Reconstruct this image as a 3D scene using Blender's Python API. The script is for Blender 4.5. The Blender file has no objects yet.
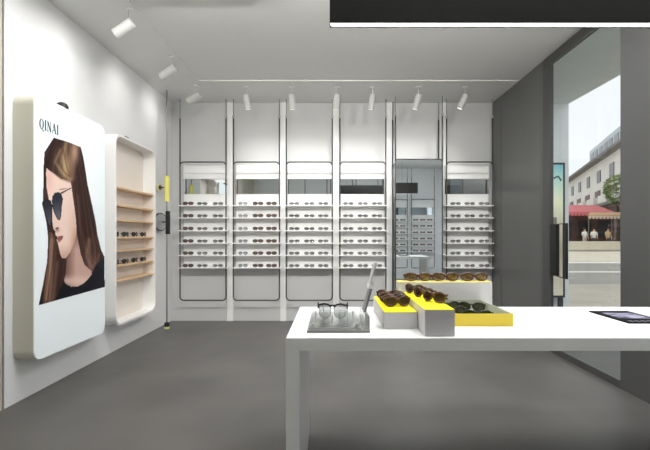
import bpy, bmesh, math, random
from mathutils import Vector, Matrix
random.seed(4)
PI = math.pi
S = bpy.context.scene
C = S.collection

def lin(c):
    r = []
    for v in c:
        v = v / 255.0
        r.append(v / 12.92 if v <= 0.04045 else ((v + 0.055) / 1.055) ** 2.4)
    return r

# ------------------------------------------------------------ camera
cd = bpy.data.cameras.new('camera')
cam = bpy.data.objects.new('camera', cd); C.objects.link(cam)
cam.location = (0, 0, 1.167); cam.rotation_euler = (PI / 2, 0, 0)
cd.sensor_width = 36.0; cd.lens = 433.0 / 650.0 * 36.0
cd.shift_x = -7.0 / 650.0; cd.shift_y = 11.0 / 650.0
cd.clip_start = 0.02; cd.clip_end = 500
S.camera = cam

# ------------------------------------------------------------ world (bright overcast sky)
w = bpy.data.worlds.new('sky'); S.world = w; w.use_nodes = True
bg = w.node_tree.nodes['Background']
bg.inputs['Color'].default_value = (0.97, 0.985, 1.0, 1); bg.inputs['Strength'].default_value = 1.15
S.view_settings.view_transform = 'Standard'; S.view_settings.look = 'None'
S.view_settings.gamma = 1.0; S.view_settings.use_curve_mapping = False
S.view_settings.exposure = 0.0

def area(name, loc, rot, sx, sy, power, col=(1, 1, 1)):
    l = bpy.data.lights.new(name, 'AREA'); l.shape = 'RECTANGLE'; l.size = sx; l.size_y = sy
    l.energy = power; l.color = col
    o = bpy.data.objects.new(name, l); C.objects.link(o); o.location = loc; o.rotation_euler = rot
    return o
# added fill lights, unseen in the ceiling of the front half of the shop
FILL_PANELS = [(-1.15, 2.70), (1.15, 2.70)]
for px_, py_ in FILL_PANELS:
    area('ceiling_fill_light', (px_, py_, 2.955), (0, 0, 0), 1.1, 1.1, 27, (1, 1, 1))
# added side fill light, just inside the right front wall
area('side_fill_light', (3.25, 1.2, 1.35), (0, PI / 2, 0), 2.5, 2.6, 16, (0.96, 0.98, 1))
# soft light of the overcast street sky, high over the pavement
sun = bpy.data.lights.new('overcast_sun', 'SUN'); sun.energy = 0.5; sun.angle = 1.2
so = bpy.data.objects.new('overcast_sun', sun); C.objects.link(so); so.rotation_euler = (math.radians(48), math.radians(12), 0)

# ------------------------------------------------------------ materials
MC = {}
def mat(name, rgb, rough=0.5, metal=0.0, emit=0.0, var=0.0, scale=4.0, rgb2=None, spec=0.5, bump=0.0, detail=4.0, stretch=None):
    if name in MC: return MC[name]
    m = bpy.data.materials.new(name); m.use_nodes = True; MC[name] = m
    nt = m.node_tree; p = nt.nodes['Principled BSDF']
    c = lin(rgb)
    p.inputs['Base Color'].default_value = (*c, 1)
    p.inputs['Roughness'].default_value = rough; p.inputs['Metallic'].default_value = metal
    p.inputs['Specular IOR Level'].default_value = spec
    if emit:
        p.inputs['Emission Color'].default_value = (*c, 1); p.inputs['Emission Strength'].default_value = emit
    tc = nt.nodes.new('ShaderNodeTexCoord'); mp = nt.nodes.new('ShaderNodeMapping')
    if stretch: mp.inputs['Scale'].default_value = stretch
    n = nt.nodes.new('ShaderNodeTexNoise'); n.inputs['Scale'].default_value = scale; n.inputs['Detail'].default_value = detail
    nt.links.new(tc.outputs['Object'], mp.inputs[0]); nt.links.new(mp.outputs[0], n.inputs['Vector'])
    if rgb2 or var:
        r = nt.nodes.new('ShaderNodeValToRGB')
        c2 = lin(rgb2) if rgb2 else [min(1, x * (1 + var)) for x in c]
        c1 = c if rgb2 else [x * (1 - var) for x in c]
        r.color_ramp.elements[0].position = 0.35; r.color_ramp.elements[1].position = 0.65
        r.color_ramp.elements[0].color = (*c1, 1); r.color_ramp.elements[1].color = (*c2, 1)
        nt.links.new(n.outputs['Fac'], r.inputs[0]); nt.links.new(r.outputs[0], p.inputs['Base Color'])
    if bump:
        b = nt.nodes.new('ShaderNodeBump'); b.inputs['Strength'].default_value = bump; b.inputs['Distance'].default_value = 0.01
        nt.links.new(n.outputs['Fac'], b.inputs['Height']); nt.links.new(b.outputs[0], p.inputs['Normal'])
    return m

def clear_mat(name, tint, ior=1.45, rough=0.02, mixmin=0.0, gloss=(1, 1, 1)):
    """thin clear sheet: see-through with a fresnel reflection"""
    m = bpy.data.materials.new(name); m.use_nodes = True; nt = m.node_tree; nt.nodes.clear()
    out = nt.nodes.new('ShaderNodeOutputMaterial'); mx = nt.nodes.new('ShaderNodeMixShader')
    t = nt.nodes.new('ShaderNodeBsdfTransparent'); t.inputs[0].default_value = (*tint, 1)
    g = nt.nodes.new('ShaderNodeBsdfGlossy'); g.inputs['Roughness'].default_value = rough; g.inputs[0].default_value = (*gloss, 1)
    f = nt.nodes.new('ShaderNodeLayerWeight'); f.inputs['Blend'].default_value = 0.5
    pw = nt.nodes.new('ShaderNodeMath'); pw.operation = 'POWER'; pw.inputs[1].default_value = 5.0
    sc = nt.nodes.new('ShaderNodeMath'); sc.operation = 'MULTIPLY'; sc.inputs[1].default_value = 0.5
    ad = nt.nodes.new('ShaderNodeMath'); ad.operation = 'ADD'; ad.inputs[1].default_value = mixmin; ad.use_clamp = True
    nt.links.new(f.outputs['Facing'], pw.inputs[0]); nt.links.new(pw.outputs[0], sc.inputs[0]); nt.links.new(sc.outputs[0], ad.inputs[0]); nt.links.new(ad.outputs[0], mx.inputs[0])
    nt.links.new(t.outputs[0], mx.inputs[1]); nt.links.new(g.outputs[0], mx.inputs[2]); nt.links.new(mx.outputs[0], out.inputs[0])
    return m

M_wall = mat('white_wall_paint', (231, 231, 231), 0.55, var=0.015, scale=1.5)
M_back = mat('back_wall_paint', (206, 206, 205), 0.55, var=0.015, scale=1.5)
M_beige = mat('beige_wall_panel', (192, 185, 172), 0.6, var=0.03, scale=2)
M_ceil = mat('ceiling_paint', (222, 222, 220), 0.8, var=0.01, scale=1)
M_floor = mat('concrete_floor', (98, 96, 94), 0.5, var=0.13, scale=1.6, detail=8, spec=0.35, bump=0.02)
M_dark = mat('dark_panel', (98, 98, 97), 0.38, var=0.04, scale=2, spec=0.4)
M_darker = mat('dark_trim', (76, 76, 75), 0.4, spec=0.4)
M_groove = mat('groove', (60, 58, 54), 0.8)
M_white = mat('white_gloss', (240, 240, 238), 0.3)
M_pil = mat('pilaster_white', (250, 250, 248), 0.4)
M_rackpanel = mat('rack_panel_white', (244, 244, 242), 0.45)
M_shelf = mat('white_shelf', (252, 252, 252), 0.3)
M_tube = mat('dark_steel_tube', (78, 78, 76), 0.35, metal=0.4)
M_rod = mat('grey_steel_rod', (150, 150, 148), 0.4, metal=0.1)
M_knobw = mat('rod_collar', (190, 190, 186), 0.3, metal=0.5)
M_mirror = mat('mirror_silver', (232, 238, 240), 0.015, metal=1.0)
M_table = mat('white_table_lacquer', (246, 246, 244), 0.28, var=0.005)
M_black = mat('black_plastic', (22, 22, 21), 0.4)
M_blackm = mat('black_metal', (28, 27, 25), 0.45)
M_wood = mat('pale_birch', (226, 197, 160), 0.5, rgb2=(210, 176, 136), scale=3, stretch=(1, 1, 18))
M_niche = mat('niche_lining', (238, 228, 218), 0.5)
M_yel = mat('yellow_card', (226, 202, 62), 0.45)
M_yelpad = mat('yellow_pad', (252, 238, 20), 0.5)
M_yelpale = mat('pale_yellow_pad', (240, 224, 120), 0.5)
M_boxgrey = mat('light_grey_card', (202, 201, 202), 0.5)
M_traygrey = mat('sage_grey_lining', (168, 172, 152), 0.6)
M_tort = mat('tortoise_acetate', (40, 20, 14), 0.2, rgb2=(92, 54, 28), scale=70, spec=0.7)
M_brown = mat('brown_acetate', (74, 46, 38), 0.3)
M_amber = mat('amber_tinted_lens', (70, 54, 24), 0.12, rgb2=(150, 128, 56), scale=25)
M_green = mat('dark_green_lens', (30, 38, 18), 0.1, rgb2=(62, 66, 30), scale=20)
M_wire = mat('grey_wire', (96, 96, 94), 0.35, metal=0.5)
M_blk = mat('black_acetate', (26, 24, 24), 0.25)
M_brownlens = mat('smoky_brown_lens', (52, 32, 27), 0.15)
M_brown2 = mat('soft_brown_acetate', (98, 82, 76), .4); M_brownlens2 = mat('soft_brown_lens', (92, 78, 73), .3)
M_lensgrey = clear_mat('grey_lens', (0.62, 0.62, 0.62), 1.5, 0.03, 0.04)
M_lensclear = clear_mat('clear_lens', (0.72, 0.73, 0.73), 1.5, 0.03, 0.04)
M_acrylic = clear_mat('clear_acrylic', (0.96, 0.97, 0.97), 1.45, 0.05, 0.04)
M_acrylic2 = clear_mat('smoky_acrylic_edge', (0.82, 0.83, 0.83), 1.45, 0.15, 0.10)
M_glass = clear_mat('window_glass', (0.93, 0.95, 0.95), 1.45, 0.01, 0.02)
M_fillpanel = mat('fill_panel_glow', (255, 254, 250), 0.5, emit=3.0)  # glow of the added ceiling fill panels
M_strip = mat('pendant_led_strip', (255, 253, 252), 0.5, emit=4.0)
M_spot = mat('spotlight_white', (205, 205, 202), 0.35)
M_spotface = mat('spotlight_lens', (255, 252, 240), 0.4, emit=2.0)
M_side = mat('lightbox_side', (206, 205, 190), 0.45)
M_face = mat('lightbox_face', (236, 243, 245), 0.3, emit=0.14)
M_ext = mat('pale_render', (238, 245, 247), 0.7, var=0.02)

# ------------------------------------------------------------ mesh helpers
def box(bm, x0, x1, y0, y1, z0, z1, bev=0.0, mi=0):
    r = bmesh.ops.create_cube(bm, size=1.0)
    for v in r['verts']:
        v.co = Vector(((x0 + x1) / 2 + v.co.x * (x1 - x0), (y0 + y1) / 2 + v.co.y * (y1 - y0), (z0 + z1) / 2 + v.co.z * (z1 - z0)))
    fs = set(f for v in r['verts'] for f in v.link_faces)
    for f in fs: f.material_index = mi
    if bev:
        es = list(set(e for v in r['verts'] for e in v.link_edges))
        bmesh.ops.bevel(bm, geom=es, offset=bev, segments=2, affect='EDGES', profile=0.7)

def tube(bm, pts, r, closed=False, n=8, caps=True, radii=None):
    pts = [Vector(p) for p in pts]; k = len(pts); rings = []
    up = None
    for i, p in enumerate(pts):
        if closed: t = (pts[(i + 1) % k] - pts[i - 1]).normalized()
        elif i == 0: t = (pts[1] - pts[0]).normalized()
        elif i == k - 1: t = (pts[-1] - pts[-2]).normalized()
        else: t = (pts[i + 1] - pts[i - 1]).normalized()
        if up is None:
            up = Vector((0, 0, 1)) if abs(t.z) < 0.9 else Vector((0, 1, 0))
        a = (up - t * up.dot(t))
        if a.length < 1e-4: a = Vector((1, 0, 0)) - t * t.x
        a.normalize(); up = a
        b = t.cross(a)
        rr = radii[i] if radii else r
        rings.append([bm.verts.new(p + (a * math.cos(2 * PI * j / n) + b * math.sin(2 * PI * j / n)) * rr) for j in range(n)])
    m = k if closed else k - 1
    for i in range(m):
        A, B = rings[i], rings[(i + 1) % k]
        for j in range(n):
            bm.faces.new((A[j], A[(j + 1) % n], B[(j + 1) % n], B[j]))
    if not closed and caps:
        bm.faces.new(rings[0][::-1]); bm.faces.new(rings[-1])

def lathe(bm, cx, cy, prof, n=20):
    rings = []
    for r, z in prof:
        rings.append([bm.verts.new((cx + r * math.cos(2 * PI * j / n), cy + r * math.sin(2 * PI * j / n), z)) for j in range(n)])
    for A, B in zip(rings, rings[1:]):
        for j in range(n): bm.faces.new((A[j], A[(j + 1) % n], B[(j + 1) % n], B[j]))
    bm.faces.new(rings[0][::-1]); bm.faces.new(rings[-1])

def rrect(u0, u1, v0, v1, r, seg=6):
    out = []
    for cx, cy, a0 in ((u1 - r, v1 - r, 0), (u0 + r, v1 - r, 90), (u0 + r, v0 + r, 180), (u1 - r, v0 + r, 270)):
        for k in range(seg + 1):
            a = math.radians(a0 + 90 * k / seg); out.append((cx + r * math.cos(a), cy + r * math.sin(a)))
    return out

def prism(bm, pts3, off):
    """closed polygon pts3 extruded by vector off"""
    off = Vector(off)
    A = [bm.verts.new(Vector(p)) for p in pts3]; B = [bm.verts.new(Vector(p) + off) for p in pts3]
    n = len(A)
    bm.faces.new(A); bm.faces.new(B[::-1])
    for i in range(n): bm.faces.new((A[i], B[i], B[(i + 1) % n], A[(i + 1) % n]))

def ring_prism(bm, outer, inner, off):
    off = Vector(off); n = len(outer)
    vo = [[bm.verts.new(Vector(p)) for p in outer], [bm.verts.new(Vector(p) + off) for p in outer]]
    vi = [[bm.verts.new(Vector(p)) for p in inner], [bm.verts.new(Vector(p) + off) for p in inner]]
    for i in range(n):
        j = (i + 1) % n
        bm.faces.new((vo[0][i], vo[0][j], vo[1][j], vo[1][i])); bm.faces.new((vi[0][i], vi[1][i], vi[1][j], vi[0][j]))
        bm.faces.new((vo[0][i], vi[0][i], vi[0][j], vo[0][j])); bm.faces.new((vo[1][i], vo[1][j], vi[1][j], vi[1][i]))

def obj(name, bm, m, parent=None, smooth=False, loc=None):
    bmesh.ops.recalc_face_normals(bm, faces=bm.faces)
    me = bpy.data.meshes.new(name); bm.to_mesh(me); bm.free()
    for x in (m if isinstance(m, list) else [m]): me.materials.append(x)
    if smooth:
        for p in me.polygons: p.use_smooth = True
    o = bpy.data.objects.new(name, me); C.objects.link(o)
    if loc: o.location = loc
    if parent: o.parent = parent
    return o
def B(): return bmesh.new()
def bx(name, m, x0, x1, y0, y1, z0, z1, parent=None, bev=0.0):
    """box mesh with its origin at its own centre bottom when top level"""
    bm = B()
    if parent is None:
        cx, cy = (x0 + x1) / 2, (y0 + y1) / 2
        box(bm, x0 - cx, x1 - cx, y0 - cy, y1 - cy, 0, z1 - z0, bev)
        return obj(name, bm, m, None, loc=(cx, cy, z0))
    box(bm, x0, x1, y0, y1, z0, z1, bev)
    return obj(name, bm, m, parent)
def struct(o): o['kind'] = 'structure'; return o
def tag(o, label, cat, group=None):
    o['label'] = label; o['category'] = cat
    if group: o['group'] = group
    return o
def thing(name, label, cat, loc=(0, 0, 0), rz=0.0, group=None):
    o = bpy.data.objects.new(name, None); C.objects.link(o); o.location = loc; o.rotation_euler = (0, 0, rz)
    o.empty_display_size = 0.1
    return tag(o, label, cat, group)
def copy_tree(o, parent=None):
    c = o.copy(); C.objects.link(c); c.parent = parent
    for ch in list(o.children): copy_tree(ch, c)
    return c

# ------------------------------------------------------------ room shell
XL, XR, YB, H = -2.21, 2.21, 5.97, 3.0
struct(bx('floor', M_floor, XL - 0.1, 3.32, -0.6, YB + 0.1, -0.1, 0.0))
# lowered ceiling margin along the left and back walls, field 3 cm higher
bm = B()
box(bm, XL - 0.1, -1.58, -0.6, YB + 0.1, H, H + 0.15); box(bm, -1.58, XR + 0.12, 5.12, YB + 0.1, H, H + 0.15)
box(bm, -1.58, 3.32, -0.6, 2.95, H + 0.012, H + 0.15); box(bm, -1.58, XR + 0.12, 2.95, 5.12, H + 0.012, H + 0.15)
o = obj('ceiling', bm, M_ceil); struct(o)
bm = B(); box(bm, XL - 0.12, XL, 2.92, YB + 0.12, 0.0, H); struct(obj('wall_left', bm, M_wall))
bm = B(); box(bm, XL - 0.12, XL, -0.6, 2.90, 0.0, H); struct(obj('wall_left_front', bm, M_beige))
bm = B(); box(bm, XL - 0.12, XL - 0.012, 2.90, 2.92, 0.0, H); struct(obj('trim_1', bm, M_groove))
bm = B(); box(bm, XL - 0.12, XR + 0.12, YB, YB + 0.12, 0.0, H); struct(obj('wall_back', bm, M_back))
# opposite wall, seen only in the mirrors
bm = B()
box(bm, XL - 0.12, 3.42, -0.62, -0.5, 0.0, H + 0.1)
struct(obj('wall_front', bm, mat('front_wall_grey', (236, 238, 238), 0.6)))
# right wall: dark panelled stretch, window, dark column, then the shop widens
bm = B()
box(bm, XR, XR + 0.03, 4.545, YB, 0.0, H)
box(bm, XR - 0.006, XR, 4.57, 5.62, 0.12, 2.86, 0.002)      # flush panel
box(bm, XR - 0.006, XR, 5.65, 5.95, 0.12, 2.86, 0.002)
struct(obj('wall_right', bm, M_dark))
bm = B()
box(bm, XR - 0.004, XR + 0.03, 4.38, 4.525, 0.0, 2.9)        # jamb
box(bm, XR - 0.004, XR + 0.03, 3.32, 4.525, 2.905, H)        # head
box(bm, XR - 0.004, XR + 0.03, 3.32, 4.38, 0.0, 0.06)        # sill rail
wf = obj('window_1', bm, M_darker); struct(wf)
g = B(); box(g, XR + 0.008, XR + 0.016, 3.32, 4.38, 0.06, 2.905)
obj('window_pane', g, M_glass, wf)
bm = B(); box(bm, XR, XR + 0.12, 2.93, 3.318, 0.0, H + 0.03); struct(obj('wall_right_column', bm, mat('column_grey', (88, 88, 88), .6, spec=.2)))
bm = B(); box(bm, XR + 0.12, 3.4, 2.93, 3.05, 0.0, H + 0.1); struct(obj('wall_entrance', bm, mat('entrance_grey', (170, 176, 180), 0.6)))
bm = B(); box(bm, 3.3, 3.42, -0.6, 2.93, 0.0, H + 0.1); struct(obj('wall_right_front', bm, mat('entrance_grey', (170, 176, 180), 0.6)))
# white vertical pilasters between the racks
def X58(px): return (px - 332.0) * 5.93 / 433.0
for i, px_ in enumerate((229.6, 283.0, 336.0, 389.6, 444.5)):
    x = X58(px_); wd = 0.04 if i < 4 else 0.028
    struct(bx('trim_%d' % (i + 2), M_pil, x - wd, x + wd, 5.945, YB, 0.0, H))
# seam trims low on the back wall
struct(bx('baseboard_back', M_back, XL, XR, 5.962, YB, 0.0, 0.19))

# ------------------------------------------------------------ added ceiling fill panels (ahead of and above the camera, out of the frame)
for i, (px_, py_) in enumerate(FILL_PANELS):
    t = thing('ceiling_fill_panel', 'added unseen square fill light panel in the ceiling, above the table side', 'ceiling light', (px_, py_, 2.965), 0, 'added ceiling fill panels above the shop')
    bm = B(); outer = [(-.6, -.6, 0), (.6, -.6, 0), (.6, .6, 0), (-.6, .6, 0)]; inner = [(-.56, -.56, 0), (.56, -.56, 0), (.56, .56, 0), (-.56, .56, 0)]
    ring_prism(bm, outer, inner, (0, 0, 0.06)); obj('frame', bm, M_white, t)
    bm = B(); box(bm, -.56, .56, -.56, .56, 0.01, 0.03); obj('diffuser', bm, M_fillpanel, t)

# ------------------------------------------------------------ eyewear
def lens_outline(w, h, cx, cz, shape, n=24):
    out = []
    for k in range(n):
        a = 2 * PI * k / n; c, s = math.cos(a), math.sin(a); e = shape
        x = abs(c) ** (2 / e) * math.copysign(1, c) * w / 2; z = abs(s) ** (2 / e) * math.copysign(1, s) * h / 2
        if s < 0: x *= 1 - 0.12 * abs(s)
        out.append((cx + x, cz + z))
    return out
def make_glasses(name, rim_m, lens_m, w=0.138, h=0.044, rim=0.0022, shape=2.6, folded=True, temple_m=None, wrap=0.010, tlen=0.125, brow=False, rim2=None, frac=.43):
    t = bpy.data.objects.new(name, None); C.objects.link(t); t.empty_display_size = 0.05
    lw = w * frac; cx = w * 0.265; cz = h / 2 + rim
    def pt(x, z): return Vector((x, wrap * (abs(x) / (w / 2)) ** 2, z))
    bm = B()
    for s in (-1, 1):
        ol = lens_outline(lw, h, s * cx, cz, shape)
        tube(bm, [pt(x, z) for x, z in ol], rim, closed=True, n=6)
        tube(bm, [pt(s * (cx + lw / 2 - .001), cz + h * .22), pt(s * (w / 2), cz + h * .25), pt(s * (w / 2), cz + h * .25) + Vector((0, .008, 0))], rim * 1.1, n=6)
        tube(bm, [pt(s * (cx - lw / 2 + .001), cz - h * .02), pt(s * (cx - lw / 2 - .003), cz - h * .1) + Vector((0, .005, 0))], rim * .6, n=5)
    gap = cx - lw / 2
    tube(bm, [pt(-gap - .001, cz + h * .15), Vector((-gap * .4, 0, cz + h * .25)), Vector((gap * .4, 0, cz + h * .25)), pt(gap + .001, cz + h * .15)], rim, n=6)
    f = obj('rim', bm, rim2 or rim_m, t, smooth=True)
    if brow:
        bm = B()
        for s in (-1, 1):
            tube(bm, [pt(s * x, cz + h * z) for x, z in ((gap, .30), (gap + lw * .2, .47), (gap + lw * .55, .52), (gap + lw * .9, .46), (w / 2 + .001, .38))], rim * 3.4, n=8)
            tube(bm, [pt(s * (w / 2 + .001), cz + h * .62), pt(s * (w / 2 + .001), cz + h * .18)], rim * 2.6, n=8)
        tube(bm, [pt(-gap - .004, cz + h * .40), pt(0, cz + h * .44), pt(gap + .004, cz + h * .40)], rim * 3, n=8)
        obj('brow_bar', bm, rim_m, t, smooth=True)
    for s in (-1, 1):
        bm = B(); ol = lens_outline(lw * .985, h * .985, s * cx, cz, shape)
        prism(bm, [pt(x, z) + Vector((0, -.0007, 0)) for x, z in ol], (0, .0014, 0)); obj('lens', bm, lens_m, t)
    for s in (-1, 1):
        bm = B(); st = Vector((s * (w / 2 - .002), wrap + .006, cz + h * .25))
        if folded:
            yo = .006 if s > 0 else .013
            tube(bm, [st + Vector((0, .002, 0)), st + Vector((-s * .003, yo, -.001)), st + Vector((-s * tlen * .70, yo + .002, -.004)), st + Vector((-s * tlen * .95, yo + .002, -h * .45))], rim * 1.1, n=6)
        else:
            tube(bm, [st, st + Vector((0, tlen * .7, -.001)), st + Vector((-s * .004, tlen * .85, -.008)), st + Vector((-s * .006, tlen * 1.05, -st.z + rim * 1.2))], rim * 1.3, n=6)
        obj('temple', bm, temple_m or rim_m, t, smooth=True)
    return t
used = set()
def place(proto, loc, rz, label, group=None, rx=0.0, cat='glasses', ry=0.0):
    o = proto if proto.name not in used else copy_tree(proto)
    used.add(proto.name)
    o.location = loc; o.rotation_euler = (rx, ry, rz)
    tag(o, label, cat, group)
    return o

P_brown = make_glasses('eyeglasses', M_brown2, M_brownlens2, h=0.042, rim=.0035, frac=.465)
P_metal = make_glasses('wire_eyeglasses', M_wire, M_lensgrey, h=0.040, rim=.0022, frac=.455, shape=2.2, temple_m=M_blackm)
P_round = make_glasses('round_eyeglasses', M_blackm, M_lensclear, w=0.126, h=0.044, rim=.0015, shape=2.0)

# ------------------------------------------------------------ display racks
SHELF_Z = (1.580, 1.415, 1.243, 1.075, 0.912, 0.745)
YF = 5.80      # plane of the frame tubes
def make_rack():
    """origin on the floor, in the frame's plane, wall at y=+0.165"""
    t = bpy.data.objects.new('display_rack', None); C.objects.link(t)
    hw = 0.308; bm = B()
    tube(bm, [(x, 0, z) for x, z in rrect(-hw, hw, .305, 2.158, .05)], .0095, closed=True, n=8); obj('frame', bm, M_tube, t, smooth=True)
    for s in (-1, 1):
        bm = B(); tube(bm, [(s * hw, 0, 2.11), (s * hw, 0, 2.755)], .0095); r = obj('rod', bm, M_tube, t, smooth=True)
        bm = B(); lathe(bm, s * hw, 0, [(.010, 2.74), (.016, 2.75), (.016, 2.775), (.008, 2.785)], 12); obj('collar', bm, M_knobw, r, smooth=False)
        bm = B(); tube(bm, [(s * hw, 0, 2.78), (s * hw, 0, 2.999)], .006); obj('suspension_rod', bm, M_rod, t, smooth=True)
    bm = B(); box(bm, -.298, .298, .10, .165, 1.945, 2.140, .004); box(bm, -.298, .298, .085, .10, 2.02, 2.035); box(bm, -.298, .298, .09, .10, 1.945, 1.965)
    obj('header_box', bm, M_rackpanel, t)
    bm = B(); box(bm, -.298, .298, .12, .13, 1.742, 1.944); obj('mirror_strip', bm, M_mirror, t)
    bm = B(); box(bm, -.298, .298, .125, .165, .735, 1.741); obj('back_panel', bm, M_rackpanel, t)
    for z in SHELF_Z:
        bm = B(); box(bm, -.325, .325, -.012, .128, z - .012, z, .002); obj('shelf', bm, M_shelf, t)
    return t
rack = make_rack()
RX = [-2.000 + .0 , -1.2885, -.5775, .1345, None, 1.849]
RX = [(203.0 - 332) * YF / 433, (256.4 - 332) * YF / 433, (309.3 - 332) * YF / 433, (362.9 - 332) * YF / 433, (469.5 - 332) * YF / 433]
WHICH = ['leftmost rack', 'second rack', 'third rack', 'rack left of mirror', 'rightmost rack']
ROWN = ['top shelf', 'second shelf', 'third shelf', 'fourth shelf', 'fifth shelf', 'bottom shelf']
COLN = ['left', 'middle', 'right']
RACKLAB = ['white shelf rack in a dark frame, leftmost on the back wall',
 'white shelf rack in a dark frame, second from the left, with brown glasses',
 'white shelf rack in a dark frame, third from the left',
 'white shelf rack in a dark frame, directly left of the tall mirror',
 'white shelf rack in a dark frame, rightmost, beside the dark wall']
COLS = [[(188.2, 'b'), (202.3, 'm'), (218, 'm')], [(243, 'r'), (258, 'b'), (271.5, 'b')], [(294.3, 'm'), (309.3, 'm'), (323.2, 'm')],
        [(348.3, 'm'), (362.8, 'm'), (377, 'm')], [(455.5, 'm'), (469.7, 'm'), (484, 'm')]]
KN = {'b': (P_brown, 'brown glasses'), 'm': (P_metal, 'thin grey metal glasses'), 'r': (P_round, 'round thin-rimmed glasses')}
for i, x in enumerate(RX):
    r = rack if i == 0 else copy_tree(rack)
    r.location = (x, YF, 0); tag(r, RACKLAB[i], 'display rack', 'shelf racks on the back wall')
    for q, z in enumerate(SHELF_Z):
        for c, (px_, k) in enumerate(COLS[i]):
            gx = (px_ - 332) * (YF + .03) / 433
            pr, nm = KN[k]
            place(pr, (gx, YF + .02, z + .0003), 0, '%s, %s one, %s, %s' % (nm, COLN[c], ROWN[q], WHICH[i]), 'glasses on the shelves of the back wall')
# racks on the wall behind the camera, seen in the mirrors
for i, x in enumerate((-.45, .265, .985, 1.725, 2.455)):
    r = copy_tree(rack); r.location = (x, -.33, 0); r.rotation_euler = (0, 0, PI)
    r.location.y = -.5 + .166
    tag(r, 'white shelf rack in a dark tube frame, seen only reflected in the mirrors', 'display rack', 'shelf racks on the opposite wall')
    if i >= 3:
        for z in SHELF_Z:
            for dx in (-.19, 0, .19):
                place(P_brown, (x + dx, -.36, z + .0003), PI, 'small dark glasses on a rack seen only in the tall mirror', 'glasses on the opposite wall')

# tall mirror in its own frame, hung a little in front of the others
t = thing('tall_mirror', 'tall grey mirror in a dark frame on the back wall', 'mirror', (1.140, 5.68, 0))
hw = .307
bm = B(); tube(bm, [(x, 0, z) for x, z in rrect(-hw, hw, .300, 2.172, .03)], .009, closed=True, n=8); obj('frame', bm, M_tube, t, smooth=True)
bm = B(); box(bm, -hw + .004, hw - .004, -.002, .006, .305, 2.166); obj('mirror_glass', bm, M_mirror, t)
for s in (-1, 1):
    bm = B(); tube(bm, [(s * hw, 0, 2.15), (s * hw, 0, 2.755)], .0095); rr = obj('rod', bm, M_tube, t, smooth=True)
    bm = B(); lathe(bm, s * hw, 0, [(.010, 2.74), (.016, 2.75), (.016, 2.775), (.008, 2.785)], 12); obj('collar', bm, M_knobw, rr)
    bm = B(); tube(bm, [(s * hw, 0, 2.78), (s * hw, 0, 2.999)], .006); obj('suspension_rod', bm, M_rod, t, smooth=True)
t = thing('rail_frame', 'empty dark frame on the back wall, half hidden behind the tall mirror', 'frame', (1.146, 5.93, 0))
bm = B(); tube(bm, [(x, 0, z) for x, z in rrect(-.315, .315, .305, 2.158, .05)], .009, closed=True, n=8); obj('frame', bm, M_tube, t, smooth=True)
for s in (-1, 1):
    bm = B(); tube(bm, [(s * .315, 0, 2.11), (s * .315, 0, 2.755)], .0095); rr = obj('rod', bm, M_tube, t, smooth=True)
    bm = B(); tube(bm, [(s * .315, 0, 2.755), (s * .315, 0, 2.999)], .006); obj('suspension_rod', bm, M_rod, t, smooth=True)

# ------------------------------------------------------------ track spotlights
def spot(x, y, aim, label, power, length=.175):
    t = thing('spotlight', label, 'spotlight', (x, y, H), 0, 'white ceiling spotlights')
    bm = B(); lathe(bm, 0, 0, [(.035, -.012), (.035, -.0005)], 20); obj('mount', bm, M_ceil, t)
    bm = B(); tube(bm, [(0, 0, -.01), (0, 0, -.10)], .006); tube(bm, [(-.012, 0, -.10), (.012, 0, -.10)], .012)
    obj('stem', bm, M_spot, t, smooth=True)
    d = Vector(aim).normalized(); p0 = Vector((0, 0, -.125)) - d * .03; p1 = p0 + d * length
    bm = B(); tube(bm, [p0 - d * .004, p0, p0 + d * .004, p1 - d * .004, p1], .04, n=20, radii=[.034, .038, .040, .040, .038]); hd = obj('lamp_head', bm, M_spot, t, smooth=False)
    bm = B(); tube(bm, [p1 + d * .0005, p1 + d * .002], .03, n=20); obj('lens', bm, M_spotface, hd)
    l = bpy.data.lights.new('spot_beam', 'SPOT'); l.energy = power; l.spot_size = math.radians(125); l.spot_blend = 1.0; l.shadow_soft_size = .04; l.color = (1, .985, .96)
    lo = bpy.data.objects.new('spot_beam', l); C.objects.link(lo); lo.parent = t; lo.location = p1 + d * .02
    lo.rotation_euler = d.to_track_quat('-Z', 'Y').to_euler()
    return t
N = ['leftmost', 'second from the left', 'third from the left', 'fourth from the left', 'fifth from the left', 'rightmost']
for k, (px_, ax) in enumerate(((246, .12), (291.7, .02), (337, -.10), (372.5, -.15), (418.5, -.26), (465, -.42))):
    spot((px_ - 332) * 5.33 / 433, 5.33, (ax, .30, -1), 'white cylinder spotlight, %s of the ceiling row above the racks' % N[k], 19)
for y, ax, nm in ((3.5, -1.0, 'nearest the camera'), (4.44, -1.0, 'middle of three'), (5.28, -1.2, 'in the far left corner')):
    spot(-1.64, y, (ax, .05, -.62), 'white cylinder spotlight aimed at the left wall, %s' % nm, 5, .17)

for x in (-1.0, -.2, .6, 1.4):  # added spotlights out of view, brightening the racks and back wall
    spot(x, 2.45, (0, .75, -.38), 'added unseen white spotlight above the table side, brightening the shelf racks', 62)

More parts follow.
